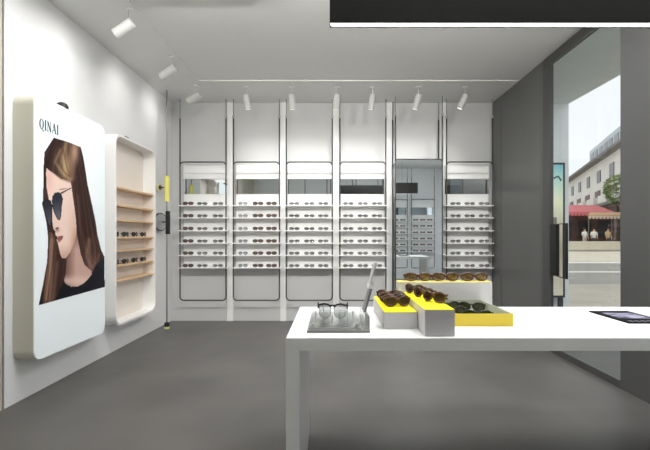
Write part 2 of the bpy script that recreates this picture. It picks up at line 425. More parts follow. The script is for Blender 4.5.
# ------------------------------------------------------------ lightbox poster on the left wall
XF = -2.06
t = thing('lightbox_poster', 'big white lightbox on the left wall with a portrait in sunglasses', 'poster', (XL, 3.4625, 0.297))
oy, oz = 3.4625, .297
def L(p): return (p[0] - XL, p[1] - oy, p[2] - oz)
rr_ = rrect(2.995, 3.93, .297, 2.157, .075, 8)
bm = B(); prism(bm, [L((XL + .001, y, z)) for y, z in rr_], (XF - XL - .008, 0, 0)); obj('case', bm, M_side, t)
bm = B(); prism(bm, [L((XF - .007, y, z)) for y, z in rr_], (.007, 0, 0)); obj('front_face', bm, M_face, t)
bm = B(); lathe(bm, .115, 3.36 - oy, [(.045, 2.157 - oz), (.045, 2.172 - oz), (.036, 2.192 - oz), (.018, 2.203 - oz)], 20)
obj('hanging_clip', bm, M_black, t)
# printed photograph (a flat print, so its tones belong to the print)
def pip(x, y, poly):
    c = False; n = len(poly); j = n - 1
    for i in range(n):
        xi, yi = poly[i]; xj, yj = poly[j]
        if (yi > y) != (yj > y) and x < (xj - xi) * (y - yi) / (yj - yi) + xi: c = not c
        j = i
    return c
def dist(x, y, poly):
    best = 1e9; n = len(poly)
    for i in range(n):
        x0, y0 = poly[i]; x1, y1 = poly[(i + 1) % n]
        dx, dy = x1 - x0, y1 - y0; q = dx * dx + dy * dy
        u = 0 if q == 0 else max(0, min(1, ((x - x0) * dx + (y - y0) * dy) / q))
        best = min(best, math.hypot(x - x0 - u * dx, y - y0 - u * dy))
    return best
OUT = [(53.6, 137.6), (68, 142), (80.5, 147), (83, 156), (85, 168), (87.5, 185), (92, 205), (95.5, 222), (97.5, 236), (101, 249.6), (104.3, 257), (104.6, 287), (38.5, 305.2), (43, 284), (47, 262), (47.6, 250), (48, 238), (46.5, 224), (44, 212), (41.7, 203.6), (43, 200), (43.2, 185), (43.6, 165), (44.3, 152), (47, 148)]
FACE = [(46.2, 168), (49, 170.5), (54.6, 174), (61, 178.8), (66, 180), (70.6, 181), (72, 192), (74.5, 209), (76, 222), (76.3, 234), (74, 244), (70, 253), (66, 258), (62, 258.5), (60, 254), (58.5, 247), (57.8, 243), (56.5, 240), (57.3, 237), (55.4, 235), (55, 231), (53.2, 228.5), (52.2, 222), (51.4, 210), (48.6, 199), (46.4, 187), (46, 174)]
NECK = [(76.2, 232), (78.5, 243), (80.5, 254), (84.5, 265), (91.5, 271), (91.6, 274.5), (88, 279), (83.3, 283.5), (77, 286.7), (71, 286.8), (66, 284), (64, 281), (65.5, 273), (66.5, 259), (70, 254), (74, 244)]
SHIRT = [(63.6, 281), (66, 284), (71, 286.8), (77, 286.7), (83.3, 283.5), (88, 279), (92, 274), (95, 266), (104.3, 257), (104.6, 287), (38.5, 305.2), (42, 287), (50, 292), (58, 290)]
LHAIR = [(47.6, 232), (51, 232), (55, 238), (58, 246), (60.5, 256), (64, 262), (65, 273), (62, 284), (57, 296), (52, 302.5), (42, 305), (42.5, 290), (46, 268), (47.6, 250)]
RHAIR = [(80, 160), (87, 190), (97, 236), (104, 257), (99, 264), (92, 272), (86, 268), (80.5, 254), (77, 238), (75, 210), (71, 183)]
LENSR = [(52, 196.5), (54.5, 193), (58, 192), (61, 193.5), (62.8, 199), (61.8, 205), (61, 216), (59.6, 220.4), (57.5, 219.8), (54.5, 214), (52.4, 208), (51.8, 202)]
LENSL = [(41.7, 203.6), (43.4, 201), (47, 199.6), (50.4, 200.2), (52, 205), (52.2, 217), (50.8, 225.5), (49.6, 227), (47.6, 223.5), (45.4, 216), (43.2, 210)]
TEMP = [(60.5, 192.6), (70.8, 187.4), (71, 188.4), (61.5, 194)]
BROWN_ = [(57, 190), (62, 188.5), (67, 188.4), (62, 189.8)]
LIPS = [(57.3, 236.6), (60, 236), (63.2, 235.4), (62.5, 238.5), (60.5, 241.5), (58.3, 242.6), (57.2, 240)]
NOST = [(54.8, 228.6), (57.5, 226.8), (59, 228), (57, 229.4)]
def hash1(v):
    s = math.sin(v * 12.9898) * 43758.5453; return s - math.floor(s)
def vn(v):
    i = math.floor(v); f = v - i; f = f * f * (3 - 2 * f); return hash1(i) * (1 - f) + hash1(i + 1) * f
def mixc(a, b, u): u = max(0, min(1, u)); return [a[i] * (1 - u) + b[i] * u for i in range(3)]
STR = [([(66, 143), (63, 158), (67, 172), (70.5, 180)], 1.3, (204, 174, 134), .8), ([(60, 150), (55, 162), (62, 173), (69, 179.5)], 1.0, (196, 164, 124), .75),
 ([(57, 142), (50, 154), (46.5, 166), (45, 185)], 2.4, (34, 22, 20), .9), ([(63.5, 150), (66, 165), (69.5, 176)], .5, (58, 38, 30), .8), ([(58, 158), (64, 172), (70, 177)], .4, (70, 48, 36), .8),
 ([(76, 148), (72.5, 162), (73, 178)], 1.5, (166, 130, 108), .7), ([(81, 152), (84, 175), (89, 205), (95, 232)], 1.6, (36, 20, 20), .8), ([(78, 196), (80, 225), (85, 248), (94, 262)], 1.0, (124, 92, 80), .6),
 ([(89, 240), (86.5, 256), (91, 267)], 1.5, (190, 150, 134), .7), ([(99, 254), (96, 262), (92, 268)], 1.0, (150, 112, 98), .6), ([(52, 240), (50, 268), (46, 299)], 1.2, (190, 154, 134), .75), ([(57.5, 262), (55, 282), (53, 300)], 1.2, (168, 130, 108), .6), ([(60, 258), (61, 270), (58, 290)], 1.8, (36, 24, 24), .7)]
def odist(x, y, pl):
    best = 1e9
    for (x0, y0), (x1, y1) in zip(pl, pl[1:]):
        dx, dy = x1 - x0, y1 - y0; u = max(0, min(1, ((x - x0) * dx + (y - y0) * dy) / (dx * dx + dy * dy)))
        best = min(best, math.hypot(x - x0 - u * dx, y - y0 - u * dy))
    return best
def strands(x, y, c):
    for pl, wd, cc, k in STR:
        d_ = odist(x, y, pl)
        wd *= 1.5
        if d_ < wd * 3: c = mixc(c, cc, .55 * k * math.exp(-(d_ / wd) ** 2))
    return c
def colour(x, y):
    # hair: streaks running down from the crown
    flow = (x - 66) / (0.55 + max(0, y - 140) / 120.0) if y < 250 else (x - 66) / 1.467 + (y - 250) * .02
    s = vn(flow * 1.7 + y * .01) * .6 + vn(flow * 4.3 + 9) * .4
    c = mixc((40, 24, 20), (100, 74, 62), s * s * 1.0)
    lightness = math.exp(-((x - 65) / 6) ** 2 - ((y - 166) / 14) ** 2)
    c = mixc(c, (196, 166, 122), lightness * (.45 + .6 * vn(flow * 3 + 2)))
    lightness = math.exp(-((x - 74.5) / 4) ** 2 - ((y - 152) / 12) ** 2)
    c = mixc(c, (184, 150, 128), lightness * .9)
    if pip(x, y, RHAIR): c = mixc((44, 24, 20), (96, 70, 60), s * s + max(0, (y - 235) / 90) * math.exp(-((x - 90) / 6) ** 2) * 2.2)
    c = strands(x, y, c)
    if pip(x, y, NECK):
        c = mixc((196, 160, 148), (120, 86, 76), max(0, (76 - x) / 10) + max(0, (250 - y) / 20)); c = mixc(c, (232, 202, 190), math.exp(-((y - 281) / 5) ** 2) * .7)
    if pip(x, y, SHIRT): c = mixc((20, 20, 28), (38, 38, 46), max(0, (x - 80) / 30))
    if pip(x, y, LHAIR):
        s2 = vn(x * .9 + y * .12) * .5 + vn(x * 2.2 + 7) * .5
        c = mixc((52, 32, 26), (172, 134, 112), s2 * 1.1 * max(.15, 1 - abs(x - 50 - (y - 250) * -.03) / 9)); c = strands(x, y, c)
    if pip(x, y, FACE):
        c = [234, 206, 192]
        c = mixc(c, (226, 176, 168), math.exp(-((x - 49) / 4) ** 2 - ((y - 178) / 12) ** 2) * .7)
        c = mixc(c, (210, 160, 140), max(0, (x - 66) / 14) * max(0, (y - 195) / 40))
        c = mixc(c, (176, 128, 108), max(0, (y - 244) / 14) * .6 + max(0, (x - 70) / 7) * max(0, (y - 225) / 20))
        c = mixc(c, (120, 80, 64), max(0, 1 - dist(x, y, [(46.6, 164), (54.6, 172), (61, 177.5), (70.6, 181), (61, 177.5), (54.6, 172)]) / 3.0) * .8)
        c = mixc(c, (150, 100, 84), math.exp(-((x - 57) / 2.2) ** 2 - ((y - 230) / 2) ** 2) * .7)
        if pip(x, y, LIPS): c = mixc((142, 86, 82), (190, 124, 114), max(0, (y - 239) / 3))
        if pip(x, y, NOST): c = [96, 52, 44]
        if pip(x, y, BROWN_): c = [150, 110, 96]
    if pip(x, y, LENSR):
        c = mixc((42, 44, 54), (112, 112, 124), (y - 198) / 24); 
        if dist(x, y, LENSR) < .8: c = [22, 22, 26]
    if pip(x, y, LENSL):
        c = mixc((40, 42, 50), (86, 88, 98), (y - 204) / 22)
        if dist(x, y, LENSL) < .8: c = [22, 22, 26]
    if pip(x, y, TEMP): c = [64, 52, 52]
    return c
NX, NY = 150, 300
me = bpy.data.meshes.new('photo_print'); verts = []; cols = []; idx = {}; faces = []
def gp(i, j): return (38 + 67.2 * i / NX, 136.5 + 169.5 * j / NY)
def vert(i, j):
    if (i, j) in idx: return idx[(i, j)]
    x, y = gp(i, j); Y = 2.06 * 433 / (332 - x); Z = 1.167 + (236 - y) * Y / 433
    idx[(i, j)] = len(verts); verts.append(L((XF + .0012, Y, Z))); cols.append(lin(colour(x, y)) + [1.0])
    return idx[(i, j)]
inside = {}
for i in range(NX):
    for j in range(NY):
        x, y = gp(i + .5, j + .5)
        if pip(x, y, OUT): faces.append((vert(i, j), vert(i, j + 1), vert(i + 1, j + 1), vert(i + 1, j)))
me.from_pydata(verts, [], faces)
ca = me.color_attributes.new('print', 'FLOAT_COLOR', 'POINT')
ca.data.foreach_set('color', [v for c in cols for v in c])
mp = bpy.data.materials.new('photo_print'); mp.use_nodes = True; nt = mp.node_tree; p = nt.nodes['Principled BSDF']
vc = nt.nodes.new('ShaderNodeVertexColor'); vc.layer_name = 'print'
nt.links.new(vc.outputs[0], p.inputs['Base Color']); nt.links.new(vc.outputs[0], p.inputs['Emission Color'])
p.inputs['Emission Strength'].default_value = .08; p.inputs['Roughness'].default_value = .6; p.inputs['Specular IOR Level'].default_value = .15
me.materials.append(mp); po = bpy.data.objects.new('photo_print', me); C.objects.link(po); po.parent = t
po['label'] = 'printed portrait of a long-haired person in dark sunglasses and black top'
# logo lettering QINAI, narrow serif capitals
def lettering(x0, z0, hgt, word):
    bm = B(); x = x0
    def st(a, b, wd):
        a = Vector(a); b = Vector(b); d = (b - a).normalized(); nrm = Vector((-d.y, d.x)) * wd / 2
        q = [a + nrm, b + nrm, b - nrm, a - nrm]
        prism(bm, [L((XF + .0012, x + k.x, z0 + k.y)) for k in q], (.001, 0, 0))
    T, t_ = hgt * .15, hgt * .05
    for ch in word:
        if ch == 'Q':
            wv = hgt * .62; out = []; inn = []
            for k in range(24):
                a = 2 * PI * k / 24; out.append(L((XF + .0012, x + wv / 2 + wv / 2 * math.cos(a), z0 + hgt / 2 + hgt / 2 * math.sin(a))))
                inn.append(L((XF + .0012, x + wv / 2 + (wv / 2 - T) * math.cos(a), z0 + hgt / 2 + (hgt / 2 - t_) * math.sin(a))))
            ring_prism(bm, out, inn, (.001, 0, 0)); st((wv * .45, hgt * .05), (wv * 1.05, -hgt * .16), t_ * 1.6)
        elif ch == 'I':
            wv = hgt * .26; st((wv / 2, 0), (wv / 2, hgt), T)
            for zz in (t_ / 2, hgt - t_ / 2): st((0, zz), (wv, zz), t_)
        elif ch == 'N':
            wv = hgt * .6; st((wv * .14, 0), (wv * .14, hgt), t_); st((wv * .86, 0), (wv * .86, hgt), t_); st((wv * .1, hgt), (wv * .88, 0), T)
            st((0, t_ / 2), (wv * .3, t_ / 2), t_); st((wv * .7, hgt - t_ / 2), (wv, hgt - t_ / 2), t_)
        elif ch == 'A':
            wv = hgt * .62; st((wv * .1, 0), (wv * .5, hgt), t_); st((wv * .9, 0), (wv * .48, hgt), T); st((wv * .25, hgt * .32), (wv * .75, hgt * .32), t_)
            st((0, t_ / 2), (wv * .24, t_ / 2), t_); st((wv * .72, t_ / 2), (wv * 1.05, t_ / 2), t_)
        x += wv + hgt * .12
    return bm
lg = obj('logo_lettering', lettering(3.046, 1.925, .075, 'QINAI'), mat('logo_ink', (40, 44, 52), .5), t)

# ------------------------------------------------------------ rounded niche unit with birch shelves
t = thing('niche_cabinet', 'white rounded open wall cabinet with birch shelves, right of the big lightbox', 'cabinet', (XL, 4.595, .297))
oy = 4.595
y0, y1 = 4.12, 5.07
ou = rrect(y0, y1, .297, 2.157, .11, 8); inn = rrect(y0 + .022, y1 - .022, .319, 2.135, .09, 8)
bm = B(); ring_prism(bm, [L((XL + .001, y, z)) for y, z in ou], [L((XL + .001, y, z)) for y, z in inn], (XF - XL - .001, 0, 0)); obj('shell', bm, M_white, t)
bm = B(); prism(bm, [L((XL + .001, y, z)) for y, z in inn], (.008, 0, 0)); obj('back_board', bm, M_niche, t)
bm = B(); box(bm, .009, .125, y0 + .0225 - oy, y0 + .0265 - oy, .70 - oz, 1.68 - oz); obj('side_lining', bm, M_niche, t)
bm = B(); box(bm, .009, .125, y1 - .0265 - oy, y1 - .0225 - oy, .70 - oz, 1.68 - oz); obj('side_lining', bm, M_niche, t)
for z in (1.65, 1.478, 1.330, 1.160, 1.030, .885, .735):
    bm = B(); box(bm, .009, .128, y0 + .027 - oy, y1 - .027 - oy, z - .018 - oz, z - oz, .002); obj('shelf', bm, M_wood, t)
bm = B(); box(bm, .05, .12, 4.385 - oy, 4.46 - oy, 2.157 - oz, 2.182 - oz, .008); obj('hanging_clip', bm, M_black, t)
P_black = make_glasses('dark_glasses', M_blk, mat('near_black_lens', (40, 36, 36), .15), h=0.045, rim=.003, w=.14)
NP = ['nearest the lightbox', 'second from the lightbox', 'third from the lightbox', 'nearest the corner']
for z, rn in ((1.160, 'upper'), (.885, 'lower')):
    for k, y in enumerate((4.245, 4.45, 4.66, 4.87)):
        place(P_black, (-2.115, y, z + .0003), PI / 2, 'dark glasses on the %s of the two filled birch shelves, %s' % (rn, NP[k]), 'dark glasses in the wall cabinet')

# ------------------------------------------------------------ corner pole with swivel mirrors
t = thing('mirror_pole', 'thin floor-to-ceiling grey pole in the left corner with yellow and black sleeves', 'pole', (-2.075, 5.44, 0))
bm = B(); tube(bm, [(0, 0, .05), (0, 0, 2.998)], .009, n=12); obj('pole', bm, M_rod, t, smooth=True)
bm = B(); tube(bm, [(0, 0, 1.60), (0, 0, 1.605), (0, 0, 1.915), (0, 0, 1.92)], .03, n=16, radii=[.025, .03, .03, .025]); obj('yellow_sleeve', bm, mat('yellow_sleeve', (250, 242, 130), .4), t)
bm = B(); tube(bm, [(.012, 0, 1.19), (.012, 0, 1.195), (.012, 0, 1.475), (.012, 0, 1.48)], .028, n=16, radii=[.023, .028, .028, .023]); obj('black_grip', bm, M_black, t)
def disc(cx, cy, cz, r, th, m, name, parent, rz):
    bm = B(); d = Vector((math.cos(rz), math.sin(rz), 0)); c = Vector((cx, cy, cz)); tube(bm, [c - d * th, c - d * th * .8, c + d * th * .8, c + d * th], r, n=28, radii=[r * .93, r, r, r * .93]); return obj(name, bm, m, parent)
ar = math.radians(-20)
disc(-.080, .0, 1.343, .115, .008, M_darker, 'round_mirror', t, ar)
m_ = disc(-.080 + .0095 * math.cos(ar), .0095 * math.sin(ar), 1.343, .102, .0015, M_mirror, 'mirror_face', t, ar); m_.data.materials[0] = mat('hazy_mirror', (196, 198, 198), .35, metal=.6)
bm = B(); tube(bm, [(-.08, .012, 1.343), (0, .012, 1.343)], .008); obj('mirror_arm', bm, M_tube, t)
disc(-.095, 0, 1.775, .05, .012, mat('cream_plastic', (206, 200, 168), .4), 'small_mirror', t, ar)
disc(-.095 + .013 * math.cos(ar), .013 * math.sin(ar), 1.775, .028, .002, M_tube, 'small_mirror_hub', t, ar)
bm = B(); tube(bm, [(-.09, 0, 1.775), (0, 0, 1.775)], .007); obj('mirror_arm', bm, M_tube, t)
bm = B(); lathe(bm, 0, 0, [(.028, .03), (.034, .04), (.03, .075), (.014, .085)], 16); obj('pole_collar', bm, M_black, t)
bm = B(); lathe(bm, 0, 0, [(.03, .0005), (.035, .008), (.03, .03)], 16); obj('pole_foot', bm, mat('foot_cream', (214, 214, 150), .5), t)

# ------------------------------------------------------------ table
TX0, TX1, TY0, TY1, TZ = -.188, 1.98, 1.77, 2.55, .75
t = thing('display_table', 'long white rectangular display table with slab legs and mitred corners', 'table', ((TX0 + TX1) / 2, (TY0 + TY1) / 2, 0))
cx_, cy_ = (TX0 + TX1) / 2, (TY0 + TY1) / 2
q = .055
def poly_xz(pts, y0, y1, name, m):
    bm = B(); prism(bm, [(x - cx_, y0 - cy_, z) for x, z in pts], (0, y1 - y0, 0)); bmesh.ops.bevel(bm, geom=bm.edges[:], offset=.0012, segments=1, affect='EDGES'); return obj(name, bm, m, t)
e = .0006
poly_xz([(TX0 + e, TZ), (TX1 - e, TZ), (TX1 - q - e, TZ - .053), (TX0 + q + e, TZ - .053)], TY0, TY1, 'tabletop', M_table)
poly_xz([(TX0, TZ - e), (TX0 + q, TZ - .053 - e), (TX0 + q, 0.0005), (TX0, 0.0005)], TY0, TY1, 'slab_leg', M_table)
poly_xz([(TX1, TZ - e), (TX1, 0.0005), (TX1 - q, 0.0005), (TX1 - q, TZ - .053 - e)], TY0, TY1, 'slab_leg', M_table)

# ------------------------------------------------------------ linear pendant over the table
t = thing('pendant_light', 'long black linear pendant light with a white strip, over the table', 'pendant light', (.93, 1.897, 2.09))
bm = B(); ht = .24
box(bm, -.94, .94, -.023, -.019, 0, ht); box(bm, -.94, .94, .013, .023, 0, ht); box(bm, -.94, .94, -.019, .013, ht - .004, ht)
box(bm, -.94, -.936, -.019, .019, 0, ht); box(bm, .936, .94, -.019, .019, 0, ht); obj('housing', bm, M_blackm, t)
bm = B(); box(bm, -.936, .936, -.019, .013, .006, .010); obj('light_strip', bm, M_strip, t)
for x in (-.6, .6):
    bm = B(); tube(bm, [(x, 0, ht), (x, 0, 3.012 - 2.09)], .0015, n=6); obj('cable', bm, M_blackm, t)
l = area('pendant_glow', (0, -.003, .0045), (0, 0, 0), 1.86, .028, 16, (1, .99, .98)); l.parent = t

l = area('added_uplight', (0, 0, ht + .01), (PI, 0, 0), 1.86, .036, 22, (1, .99, .98)); l.parent = t  # added upward fill that brightens the ceiling

# ------------------------------------------------------------ clear stand with browline glasses
t = thing('acrylic_display', 'low clear layered acrylic display block at the left end of the table', 'display stand', (.028, 2.06, TZ))
bm = B(); box(bm, -.135, .135, -.197, .19, .0005, .011, .001); obj('base_plate', bm, M_acrylic2, t)
bm = B(); box(bm, -.130, .098, -.190, .185, .013, .022, .001); obj('middle_plate', bm, M_acrylic2, t)
bm = B(); box(bm, -.130, .098, -.190, .185, .024, .034, .001); obj('top_plate', bm, M_acrylic, t)
for x in (-.11, .08):
    for y in (-.16, .15):
        bm = B(); tube(bm, [(x, y, .001), (x, y, .0335)], .006, n=10); obj('spacer', bm, M_knobw, t)
bm = B(); box(bm, -.135, .135, -.2005, -.1975, .001, .0115); obj('front_edge_band', bm, mat('edge_grey', (126, 126, 124), .3), t)
bm = B(); box(bm, -.130, .098, -.1935, -.1905, .0125, .0225); obj('front_edge_band', bm, mat('edge_pale', (168, 169, 168), .3), t)
bm = B(); box(bm, .103, .130, -.190, .03, .0115, .075, .002); obj('end_block', bm, M_acrylic2, t)
bm = B(); box(bm, .1305, .1345, -.190, .03, .0115, .070, .001); obj('end_plate', bm, mat('end_plate_grey', (84, 84, 82), .3), t)
P = make_glasses('browline_glasses', M_blk, M_lensclear, w=.134, h=.066, rim=.0012, shape=2.5, folded=False, brow=True, rim2=M_wire, tlen=.13)
place(P, (.002, 2.00, TZ + .0345), math.radians(-6), 'browline glasses with dark top bars and clear lenses on the acrylic block')
t = thing('leaning_card_holder', 'narrow tilted clear and silver card holder rising at the right end of the acrylic block', 'card holder', (.142, 1.99, TZ + .0755))
bm = B(); sl = .075 / .265
def slab(z0, z1, y0, y1, th, off=0):
    prism(bm, [(off + z0 * sl, y0, z0), (off + z0 * sl + th, y0, z0), (off + z1 * sl + th, y0, z1), (off + z1 * sl, y0, z1)], (0, y1 - y0, 0))
slab(.0, .125, -.05, .05, .010); obj('lower_panel', bm, mat('silver_panel', (150, 152, 154), .2, metal=.7), t)
bm = B(); slab(.112, .222, -.045, .045, .008, -.0085); obj('upper_panel', bm, mat('frosted_panel', (206, 209, 209), .3), t)
bm = B(); slab(.105, .125, -.052, .052, .020, -.009); obj('clamp', bm, M_white, t)

# ------------------------------------------------------------ boxes of frames
def card_box(x0, x1, y0, y1, z1, label, pad, name='display_box'):
    t = thing(name, label, 'display box', ((x0 + x1) / 2, (y0 + y1) / 2, TZ))
    hx, hy, hz = (x1 - x0) / 2, (y1 - y0) / 2, z1 - TZ
    bm = B(); box(bm, -hx, hx, -hy, hy, .0005, hz - .004, .0015); obj('body', bm, M_boxgrey, t)
    bm = B(); box(bm, -hx + .001, hx - .001, -hy + .001, hy - .001, hz - .004, hz, .001); obj('pad', bm, pad, t)
    return t
card_box(.233, .383, 1.94, 2.44, .827, 'low grey box with a bright yellow top holding a pile of brown glasses', M_yelpad)
card_box(.386, .511, 1.80, 2.36, .862, 'taller narrow grey box with yellow top at the front edge of the table', M_yelpad)
card_box(.375, .905, 2.445, 2.535, .908, 'long tall grey box with a pale yellow top along the back of the table', M_yelpale)
t = thing('display_tray', 'low open tray with yellow front and sage grey lining, dark sunglasses inside', 'tray', (.677, 2.217, TZ))
bm = B(); box(bm, -.160, .160, -.220, -.214, .0005, .058, .001); obj('front_panel', bm, M_yel, t)
bm = B(); box(bm, -.154, .160, -.214, .220, .0005, .008); obj('tray_floor', bm, M_traygrey, t)
for x in (-.160, .154):
    bm = B(); box(bm, x, x + .006, -.214, .220, .0085, .058, .001); obj('side_panel', bm, M_traygrey, t)
bm = B(); box(bm, -.154, .154, .214, .220, .0085, .058, .001); obj('back_panel', bm, M_traygrey, t)

T_sun = make_glasses('tortoiseshell_glasses', M_tort, M_amber, w=.152, h=.039, rim=.0062, shape=2.3, wrap=.014)
# on the long back box
for k, (px_, nm) in enumerate(((418, 'left'), (445.5, 'middle'), (474.5, 'right'))):
    place(T_sun, ((px_ - 332) * 2.48 / 433, 2.475, .908 + .0004), 0, 'tortoiseshell glasses on the long tall box at the back, %s of three' % nm, 'tortoiseshell glasses on the table', rx=math.radians(-8))
# pile on the low box
T2 = make_glasses('tortoiseshell_glasses', M_tort, M_brownlens, w=.130, h=.044, rim=.0048, shape=2.3, wrap=.012)
PL = [(.304, 2.315, -12, 'rearmost'), (.314, 2.255, 8, 'second from the back'), (.306, 2.195, -6, 'third from the back'), (.314, 2.135, 12, 'second from the front'), (.316, 2.075, 14, 'frontmost')]
for x, y, rz, nm in PL:
    place(T2, (x, y, .827 + .0004), math.radians(rz), 'brown tortoiseshell glasses piled on the low yellow-topped box, %s' % nm, 'tortoiseshell glasses on the table')
for x, y, nm in ((.428, 2.27, 'rear'), (.446, 2.13, 'middle'), (.462, 1.985, 'front')):
    place(T2, (x, y, .862 + .0004), math.radians(-52), 'brown glasses askew on the narrow yellow-topped box, %s of three' % nm, 'tortoiseshell glasses on the table')
G = make_glasses('green_sunglasses', M_blk, M_green, w=.140, h=.046, rim=.0040, shape=2.2, wrap=.012)
for x, y, rz, nm in ((.630, 2.36, 0, 'rear left'), (.750, 2.33, -20, 'rear right'), (.620, 2.20, 10, 'middle left'), (.700, 2.08, -15, 'front')):
    place(G, (x, y, TZ + .0085), math.radians(rz), 'black sunglasses with dark green lenses in the yellow-fronted tray, %s pair' % nm, 'dark sunglasses in the tray', cat='sunglasses')

# ------------------------------------------------------------ brochure
t = thing('brochure', 'flat black brochure with lavender streaks lying at the right end of the table', 'brochure', (1.515, 2.218, TZ))
bm = B(); box(bm, -.105, .105, -.160, .160, .0005, .006, .001); obj('cover', bm, mat('black_cover', (14, 14, 18), .6, spec=.1), t)
mb = mat('lavender_print', (18, 18, 32), .6, spec=.1, rgb2=(188, 186, 214), scale=22, stretch=(.5, 2.0, 1))
bm = B(); box(bm, -.075, .080, -.06, .10, .0055, .0064); obj('cover_picture', bm, mb, t)
bm = B()
for k in range(6): box(bm, -.08 + .03 * k, -.062 + .03 * k, -.125, -.115, .0055, .0064)
for k in range(4): box(bm, -.08 + .03 * k, -.066 + .03 * k, -.145, -.139, .0055, .0064)
obj('cover_marks', bm, mat('pale_ink', (160, 160, 170), .5), t)

# ------------------------------------------------------------ window handle
t = thing('door_pull', 'tall black square pull handle in front of the shop window', 'handle', (XR, 4.2, .777))
bm = B(); box(bm, -.030, .0075, .020, .140, .0, .507, .003); obj('back_plate', bm, M_black, t)
bm = B(); box(bm, -.100, -.082, -.300, -.235, .0, .507, .003); obj('grip_bar', bm, M_blackm, t)
bm = B(); prism(bm, [(-.098, -.236, .500), (-.084, -.236, .500), (-.012, .06, .500), (-.028, .06, .500)], (0, 0, .006)); obj('top_bracket', bm, M_blackm, t)
bm = B(); prism(bm, [(-.098, -.236, .001), (-.084, -.236, .001), (-.012, .06, .001), (-.028, .06, .001)], (0, 0, .006)); obj('bottom_bracket', bm, M_blackm, t)

# ------------------------------------------------------------ outdoors
struct(bx('pavement', mat('pavement', (176, 168, 154), .8, var=.08, scale=1.2), 3.31, 80, -8, 10.6, -.12, -.02))
struct(bx('road', mat('asphalt', (150, 145, 138), .8, var=.06, scale=.8), 2.34, 80, 10.6, 36, -.12, -.03))
mk = mat('road_paint', (226, 220, 210), .7)
struct(bx('road_line', mk, 2.34, 80, 14.2, 14.6, -.031, -.022))
struct(bx('road_edge_line', mk, 2.34, 80, 19.0, 20.2, -.031, -.022))
struct(bx('road_shoulder', mat('beige_paving', (214, 204, 184), .8, var=.05, scale=.8), 2.34, 80, 20.5, 33.5, -.031, -.02))
struct(bx('kerb', mat('kerb_dark', (72, 66, 58), .8), 5, 80, 33.5, 34.0, -.02, .02))
struct(bx('far_pavement', mat('beige_paving', (214, 204, 184), .8), 5, 90, 36, 120, -.12, .1))
tag(bx('low_wall', mat('low_wall_beige', (222, 214, 190), .8, var=.06, scale=.6), 12, 30, 36.2, 36.6, -.03, .72), 'low beige wall along the far side of the street', 'wall')
# shop canopy soffit and pale column next to the window
struct(bx('shaded_threshold', mat('shaded_ground', (96, 96, 96), .6), XR + .04, 3.3, 2.0, 6.0, -.11, -.012))  # ground strip under the canopy, its shade put into the dark colour
struct(bx('canopy_soffit', M_ext, XR + .13, 3.28, 3.06, 6.0, 3.0, 3.15))
struct(bx('exterior_column', M_ext, XR + .13, 3.28, 6.0, 6.5, -.02, 3.15))
# street poster lightbox beside the column
t = thing('street_poster', 'framed teal and yellow poster before the pale column outside the window', 'poster', (2.82, 5.9, 0))
bm = B(); box(bm, -.36, .345, -.02, .02, .33, 2.165, .004); box(bm, -.34, -.28, -.018, .018, -.019, .33); box(bm, .26, .32, -.018, .018, -.019, .33); obj('poster_frame', bm, mat('poster_frame', (48, 54, 52), .4), t)
mpn = bpy.data.materials.new('poster_print'); mpn.use_nodes = True; nt = mpn.node_tree; p = nt.nodes['Principled BSDF']
tc = nt.nodes.new('ShaderNodeTexCoord'); sp = nt.nodes.new('ShaderNodeSeparateXYZ'); mr = nt.nodes.new('ShaderNodeMapRange'); rp = nt.nodes.new('ShaderNodeValToRGB')
mr.inputs['From Min'].default_value = .35; mr.inputs['From Max'].default_value = 2.14
nt.links.new(tc.outputs['Object'], sp.inputs[0]); nt.links.new(sp.outputs['Z'], mr.inputs['Value']); nt.links.new(mr.outputs[0], rp.inputs[0]); nt.links.new(rp.outputs[0], p.inputs['Base Color'])
el = rp.color_ramp.elements; el[0].position = 0; el[0].color = (*lin((214, 208, 190)), 1); el[1].position = 1; el[1].color = (*lin((120, 190, 200)), 1)
for ps, cc in ((.35, (170, 160, 140)), (.55, (205, 200, 178)), (.72, (236, 238, 205)), (.88, (190, 222, 212))):
    e_ = el.new(ps); e_.color = (*lin(cc), 1)
p.inputs['Roughness'].default_value = .4
nt.links.new(rp.outputs[0], p.inputs['Emission Color']); p.inputs['Emission Strength'].default_value = .3
bm = B(); box(bm, -.33, .315, -.023, -.0195, .36, 2.135); obj('poster_sheet', bm, mpn, t)
bm = B()
for x, wd, z0, z1 in ((-.3, .12, .9, 1.35), (-.14, .08, .9, 1.5), (.0, .1, .9, 1.28), (.16, .07, .9, 1.42), (.07, .05, .9, 1.2)):
    box(bm, x, x + wd, -.0245, -.0228, z0, z1)
obj('skyline_print', bm, mat('skyline_print', (140, 136, 124), .5), t)
bm = B(); tube(bm, [(.19, -.0235, 1.95), (.25, -.0235, 1.98), (.29, -.0235, 1.92)], .012, n=5); obj('bird_print', bm, mat('bird_print', (70, 100, 108), .5), t)

